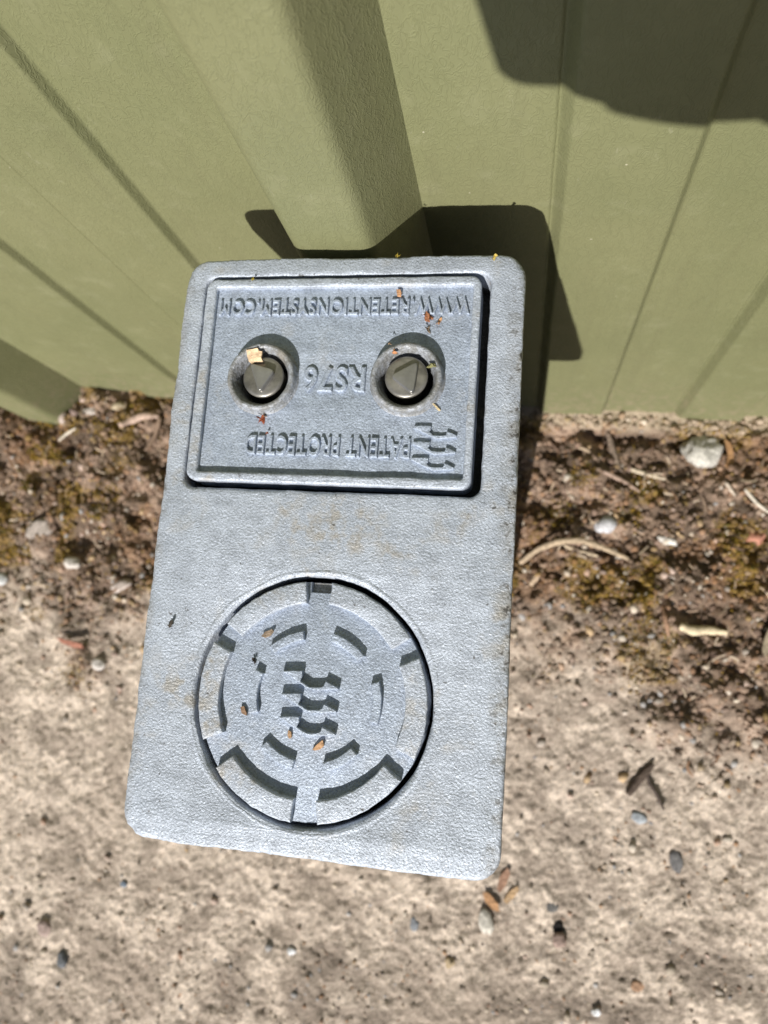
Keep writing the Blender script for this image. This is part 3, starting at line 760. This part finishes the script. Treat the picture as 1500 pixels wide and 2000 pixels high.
flake('leaf', 'leaf', 'orange leaf scrap just below the bottom right corner of the casting', 960, 1760, [(-15, -16), (-4, -14), (12, 4), (14, 16), (2, 14), (-12, 0)], (.42, .24, .13), curl=.01, dz=.001)
flake('leaf', 'leaf', 'tan leaf scrap right of the orange one below the casting corner', 998, 1744, [(-14, 12), (-4, -2), (12, -14), (14, -6), (4, 8), (-8, 18)], (.46, .31, .18), curl=.01, dz=.001)
flake('leaf', 'leaf', 'brown leaf scrap nearest the bottom right corner of the casting', 983, 1718, [(-12, 16), (-6, -6), (8, -22), (13, -12), (4, 10), (-6, 22)], (.33, .20, .14), curl=.01, dz=.001)
stone('stone', 'stone', 'round white pebble on the concrete left of the casting', 194, 1298, 30, 26, 0, (.66, .58, .52), .7, .15)
flake('bark_flake', 'bark flake', 'reddish bark flake with a dark shadow left of the casting', 146, 1257, [(-30, -14), (-6, -8), (24, 0), (28, 10), (6, 8), (-20, -2)], (.30, .14, .10), dz=.005, th=.0015, tilt=(.35, 0))
stone('stone', 'stone', 'yellowish pebble under the wall left of the casting', 236, 797, 32, 24, 5, (.62, .46, .25), .8, .15)
stone('stone', 'stone', 'flat whitish pebble right of the left rib at the wall foot', 179, 804, 34, 16, 0, (.60, .50, .43), .7, .2)
stone('stone', 'stone', 'pale pink pebble touching the bottom corner of the left rib', 126, 821, 24, 30, -10, (.60, .44, .36), .8, .2)
stone('stone', 'stone', 'rosy pebble just right of the pale pink one by the left rib', 146, 808, 20, 20, 0, (.42, .26, .21), .8, .2)
stone('stone', 'stone', 'small orange stone beneath the left end of the wall', 30, 813, 16, 18, 0, (.58, .26, .13), .8, .2)
stick('wood_sliver', 'wood sliver', 'thick pale pinkish stick under the wall left of the casting', [(232, 830), (255, 820), (280, 810), (312, 813)], 15, (.52, .38, .31), .005)
stick('twig', 'twig', 'brown stick leaning from the pale one down beside the casting', [(312, 815), (300, 850), (284, 880)], 11, (.27, .19, .14), .005)
stick('straw', 'straw', 'white split straw above the yellow moss at left', [(115, 860), (130, 847), (148, 836)], 6, (.68, .60, .50), .005)
stone('stone', 'stone', 'white pebble in the moss at left below the pale rock', 142, 1102, 34, 22, -10, (.66, .57, .50), .7, .25)
stone('stone', 'stone', 'pale pinkish grey rock half buried in the moss at left', 78, 1030, 62, 44, 25, (.42, .33, .27), .45, .35)
stone('stone', 'stone', 'grey white pebble at the left edge of the photo', 5, 1132, 30, 26, 0, (.58, .58, .58), .7, .2)
stone('stone', 'stone', 'cream pebble in the lower left soil beside the grey white one', 55, 1175, 22, 16, -10, (.62, .48, .33), .7, .2)
stone('stone', 'stone', 'pink and white oblong stone near the left edge of the casting', 238, 1142, 44, 24, 25, (.56, .43, .36), .7, .25)

# ---- bits lying on the casting
PZ = ZT; LF = ZT + FL; CF = ZT + DF
flake('wood_chip', 'wood chip', 'flat cream wood chip lying across the left lock collar', 498, 696, [(-18, -14), (8, -16), (10, -10), (18, -8), (16, 6), (19, 14), (0, 13), (-5, 18), (-12, 12), (-16, 0)], (.80, .55, .36), z=ZT + .0033, th=.0009, tilt=(.06, -.06))
flake('leaf_scrap', 'leaf scrap', 'tan scrap on the upper row of raised letters', 780, 574, [(-6, -9), (2, -9), (5, 0), (4, 8), (-4, 6)], (.56, .31, .17), z=LF + .001, curl=.2)
def scrap(px, py, z, col, label, n=5, size=9, seed=0):
    r = np.random.default_rng(seed + px); root_ = None
    c = at_z(px, py, z); sc = (CAM_H - z) / FPX; mb = MB()
    for k in range(n):
        L = size * r.uniform(.5, 1.1) * sc; wd = L * r.uniform(.25, .45); a = r.uniform(0, 6.28); ox, oy = r.uniform(-.6, .6, 2) * size * sc; up = r.uniform(.0002, .0016)
        pts = [(-L, 0, 0), (-L * .3, wd, up * .6), (L * .5, wd * .6, up), (L, 0, up * .4), (L * .4, -wd, up * .2), (-L * .4, -wd * .8, 0)]
        q = [(ox + x * math.cos(a) - y * math.sin(a), oy + x * math.sin(a) + y * math.cos(a), zz + .0003 * k) for x, y, zz in pts]
        q2 = [(x, y, zz + .00035) for x, y, zz in q]
        mb.add(q + q2, [(5, 4, 3, 2, 1, 0), (6, 7, 8, 9, 10, 11)] + [(i, (i + 1) % 6, 6 + (i + 1) % 6, 6 + i) for i in range(6)])
    o = mb.build('leaf_scrap', cmat(col), smooth=False); o.location = c; return tag(o, label, 'leaf scrap')
scrap(838, 622, LF, (.38, .17, .09), 'crumpled red brown leaf scrap just above the right lock', 6, 12)
scrap(858, 630, LF, (.50, .28, .14), 'small tan crumb right of the crumpled red brown scrap', 3, 7)
scrap(836, 645, LF, (.24, .18, .13), 'dark fibrous scrap on the shadow edge above the right lock', 4, 7)
scrap(772, 690, ZT + .0028, (.46, .22, .11), 'red brown scrap on the rim of the right lock collar', 4, 6)
scrap(761, 671, ZT + .0030, (.52, .36, .24), 'tiny tan scrap on top of the right lock collar', 2, 5)
scrap(511, 822, LF, (.34, .10, .05), 'dark red leaf scrap below the left lock', 5, 9)
scrap(519, 813, LF, (.60, .36, .20), 'pale tan scrap beside the dark red one below the left lock', 2, 6)
scrap(523, 847, LF + .001, (.28, .10, .06), 'small dark red crumb on the lower row of letters', 3, 5)
flake('wood_splinter', 'splinter', 'thin straw coloured splinter below the right lock', 852, 795, [(-9, -8), (-5, -8), (9, 8), (5, 9)], (.62, .50, .30), z=LF, th=.0006)
flake('seed', 'seed', 'tan split seed at the upper left of the round cover', 525, 1237, [(-13, 6), (-6, -3), (8, -8), (13, -4), (6, 4), (-6, 9)], (.30, .23, .17), z=CF, th=.0008, curl=.15)
scrap(497, 1291, CF, (.06, .05, .045), 'black speck of dirt left of the emblem on the round cover', 4, 6)
flake('seed', 'seed', 'brown pointed seed at the left of the round cover', 477, 1388, [(-6, -8), (1, -9), (7, 4), (7, 9), (-3, 5)], (.28, .18, .12), z=CF, th=.0010, curl=.1)
flake('seed', 'seed', 'small tan seed just under the emblem on the round cover', 567, 1434, [(-3, -8), (3, -5), (4, 5), (-1, 8), (-4, 1)], (.42, .27, .16), z=CF, th=.0010)
flake('seed', 'seed', 'largest orange tan seed right below the emblem', 624, 1454, [(-13, 8), (-4, -2), (7, -10), (10, 0), (3, 7), (-8, 10)], (.46, .28, .16), z=CF, th=.0013, tilt=(.2, .1))
scrap(335, 1219, PZ, (.07, .06, .05), 'black speck of dirt on the casting left of the round cover', 5, 7)
scrap(777, 499, PZ, (.48, .36, .06), 'yellow lichen fleck at the middle of the top edge of the casting', 4, 5)
scrap(966, 506, PZ, (.50, .38, .10), 'yellow lichen fleck at the top right corner of the casting', 5, 7)
scrap(495, 547, ZT + BT, (.55, .42, .05), 'yellow lichen fleck on the upper border of the lock lid', 3, 4)
scrap(843, 716, ZT + .0028, (.22, .21, .10), 'olive moss crumb in the rim of the right lock collar', 5, 7)

# ------------------------------------------------------------------ phone and hand of the photographer (out of frame, they cast the shadow on the wall)
CAMM = mw
def cpt(x, y, z): return CAMM @ Vector((x, y, z))
ph = bpy.data.objects.new('phone', None); COL.objects.link(ph); ph.matrix_world = mw; ph.empty_display_size = .02
tag(ph, 'dark slim phone held level above the casting', 'phone')
mb = MB(); slab(mb, rrect(-.068, -.134, .010, .022, .011, step=.01), [circ(0, 0, .006, 32)], .0035, .0105, .002, bottom=True)
mb.build('phone_case', simple('phone_black', (.03, .03, .035), .35), ph)
mb = MB(); slab(mb, rrect(-.065, -.131, .007, .019, .009, step=.01), [], .0106, .0112, .0001); mb.build('screen', simple('phone_glass', (.01, .01, .012), .1, 0, .0), ph)
def skin(name, chains, m, parent):
    vs = []; es = []; rs = []
    for ch in chains:
        prev = ch[0] if isinstance(ch[0], int) else None
        for q in (ch[1:] if prev is not None else ch):
            vs.append(cpt(*[c * .001 for c in q[:3]])); rs.append(q[3] * .001)
            if prev is not None: es.append((prev, len(vs) - 1))
            prev = len(vs) - 1
    me = bpy.data.meshes.new(name); me.from_pydata([tuple(v) for v in vs], es, []); me.update(); me.materials.append(m)
    o = bpy.data.objects.new(name, me); COL.objects.link(o); o.parent = parent
    md = o.modifiers.new('s', 'SKIN'); md.use_smooth_shade = True
    for i, r in enumerate(rs): me.skin_vertices[0].data[i].radius = (r, r)
    me.skin_vertices[0].data[0].use_root = True
    o.modifiers.new('ss', 'SUBSURF').levels = 1; o.modifiers['ss'].render_levels = 1
    return o
per = empty('person', (0, 0, 0)); tag(per, 'person reaching in from the right to hold the phone in one hand, dark sleeve', 'person')
M_skin = simple('skin', (.42, .24, .17), .55, 0, .08)
arm = [[(62, -116, 0, 24), (112, -136, 18, 19), (160, -160, 44, 24)],          # palm root, wrist, forearm
       [0, (30, -110, -14, 15), (24, -92, -18, 12)],
       [4, (4, -88, -22, 9), (-28, -78, -13, 8.5), (-50, -72, -8, 7)],
       [3, (6, -110, -22, 9), (-28, -102, -13, 9), (-52, -98, -8, 7)],
       [0, (34, -120, -8, 12), (8, -120, -12, 9), (-24, -114, -11, 8), (-46, -110, -6, 7)],
       [0, (30, -96, 4, 24), (30, -66, -4, 18)],
       [0, (36, -134, 2, 10), (8, -144, 5, 8), (-12, -144, 6, 7), (-32, -140, 7, 6)],
       [0, (36, -104, 14, 20), (16, -92, 22, 15), (-6, -80, 24, 10)]]
skin('hand', arm, M_skin, per)
skin('sleeve', [[(150, -156, 42, 28), (210, -185, 80, 36), (330, -240, 170, 46), (470, -300, 300, 58)]], simple('dark_sleeve', (.04, .045, .06), .9), per)

# fine fibres and slivers in the soil
def litter():
    n0 = 900; x = rng.uniform(-.5, .47, n0 * 3); y = rng.uniform(-.15, .235, n0 * 3)
    ok = (rng.random(len(x)) < dirt_mask(x, y)) & (wall_dist(x, y) > .012) & ~under_socket(x, y); x = x[ok][:n0]; y = y[ok][:n0]; n = len(x)
    L = rng.uniform(.003, .013, n); wd = rng.uniform(.0003, .0008, n); a = rng.uniform(0, 6.28, n); z = ground_h(x, y) + .0018; bend = rng.uniform(-.4, .4, n)
    V = np.zeros((n, 8, 3)); tz = rng.uniform(-.25, .25, n)
    for k, (t, sd) in enumerate(((-1, 0), (-.33, 0), (.33, 0), (1, 0))):
        cx = x + t * L / 2 * np.cos(a) - (t * t) * bend * L * np.sin(a) * .5; cy = y + t * L / 2 * np.sin(a) + (t * t) * bend * L * np.cos(a) * .5
        for j, s_ in enumerate((-1, 1)):
            V[:, k * 2 + j] = np.stack([cx - s_ * wd * np.sin(a), cy + s_ * wd * np.cos(a), z + t * tz * L / 2 + (.0006 if j else 0)], 1)
    F = np.array([(0, 2, 3, 1), (2, 4, 5, 3), (4, 6, 7, 5)])[None] + (np.arange(n) * 8)[:, None, None]
    pal = np.array([(.50, .38, .27), (.36, .26, .19), (.24, .16, .12), (.60, .48, .36), (.30, .18, .11)])
    C = np.repeat(pal[rng.integers(0, 5, n)] * rng.uniform(.7, 1.15, (n, 1)), 8, 0)
    o = fast_mesh('plant_litter', V.reshape(-1, 3), F.reshape(-1, 4), C, M_stuff); tag(o, 'fine dry fibres and slivers mixed into the brown soil', 'litter', kind='stuff')
litter()
# the photographer's body, standing to the right of the frame
M_cloth = simple('dark_jacket', (.045, .05, .065), .9, 0, .2, 40, .002)
def wskin(name, pts, edges, m, par, lv=1):
    me = bpy.data.meshes.new(name); me.from_pydata([p[:3] for p in pts], edges, []); me.update(); me.materials.append(m)
    o = bpy.data.objects.new(name, me); COL.objects.link(o); o.parent = par
    md = o.modifiers.new('s', 'SKIN'); md.use_smooth_shade = True
    for i, p in enumerate(pts): me.skin_vertices[0].data[i].radius = (p[3], p[4] if len(p) > 4 else p[3])
    me.skin_vertices[0].data[0].use_root = True
    ss = o.modifiers.new('ss', 'SUBSURF'); ss.levels = lv; ss.render_levels = lv
sh = CAMM @ Vector((.470, -.300, .300))
bx, by = .95, -.62
P = [(bx, by, .95, .15, .12), (bx - .03, by + .03, 1.15, .14, .11), (bx - .09, by + .09, 1.36, .16, .11), (bx - .12, by + .12, 1.46, .07), (bx - .13, by + .13, 1.50, .055),
     (bx - .05, by - .10, .86, .10), (bx - .06, by - .10, .47, .065), (bx - .04, by - .12, .09, .045), (bx - .13, by - .10, .05, .045),
     (bx - .02, by + .12, .86, .10), (bx - .08, by + .13, .47, .065), (bx - .04, by + .14, .09, .045), (bx - .14, by + .16, .05, .045),
     (bx - .20, by + .02, 1.38, .07), (sh[0] + .05, sh[1], max(sh[2], .9) + .12, .055), (sh[0], sh[1], sh[2], .05)]
wskin('clothing', P, [(0, 1), (1, 2), (2, 3), (3, 4), (0, 5), (5, 6), (6, 7), (7, 8), (0, 9), (9, 10), (10, 11), (11, 12), (2, 13), (13, 14), (14, 15)], M_cloth, per)
hx, hy, hz = bx - .20, by + .20, 1.60
wskin('head', [(bx - .13, by + .13, 1.49, .05), (hx + .02, hy - .02, hz - .04, .06), (hx, hy, hz + .02, .085), (hx, hy, hz + .08, .07), (hx - .07, hy + .07, hz - .01, .015)], [(0, 1), (1, 2), (2, 3), (2, 4)], M_skin, per, 2)
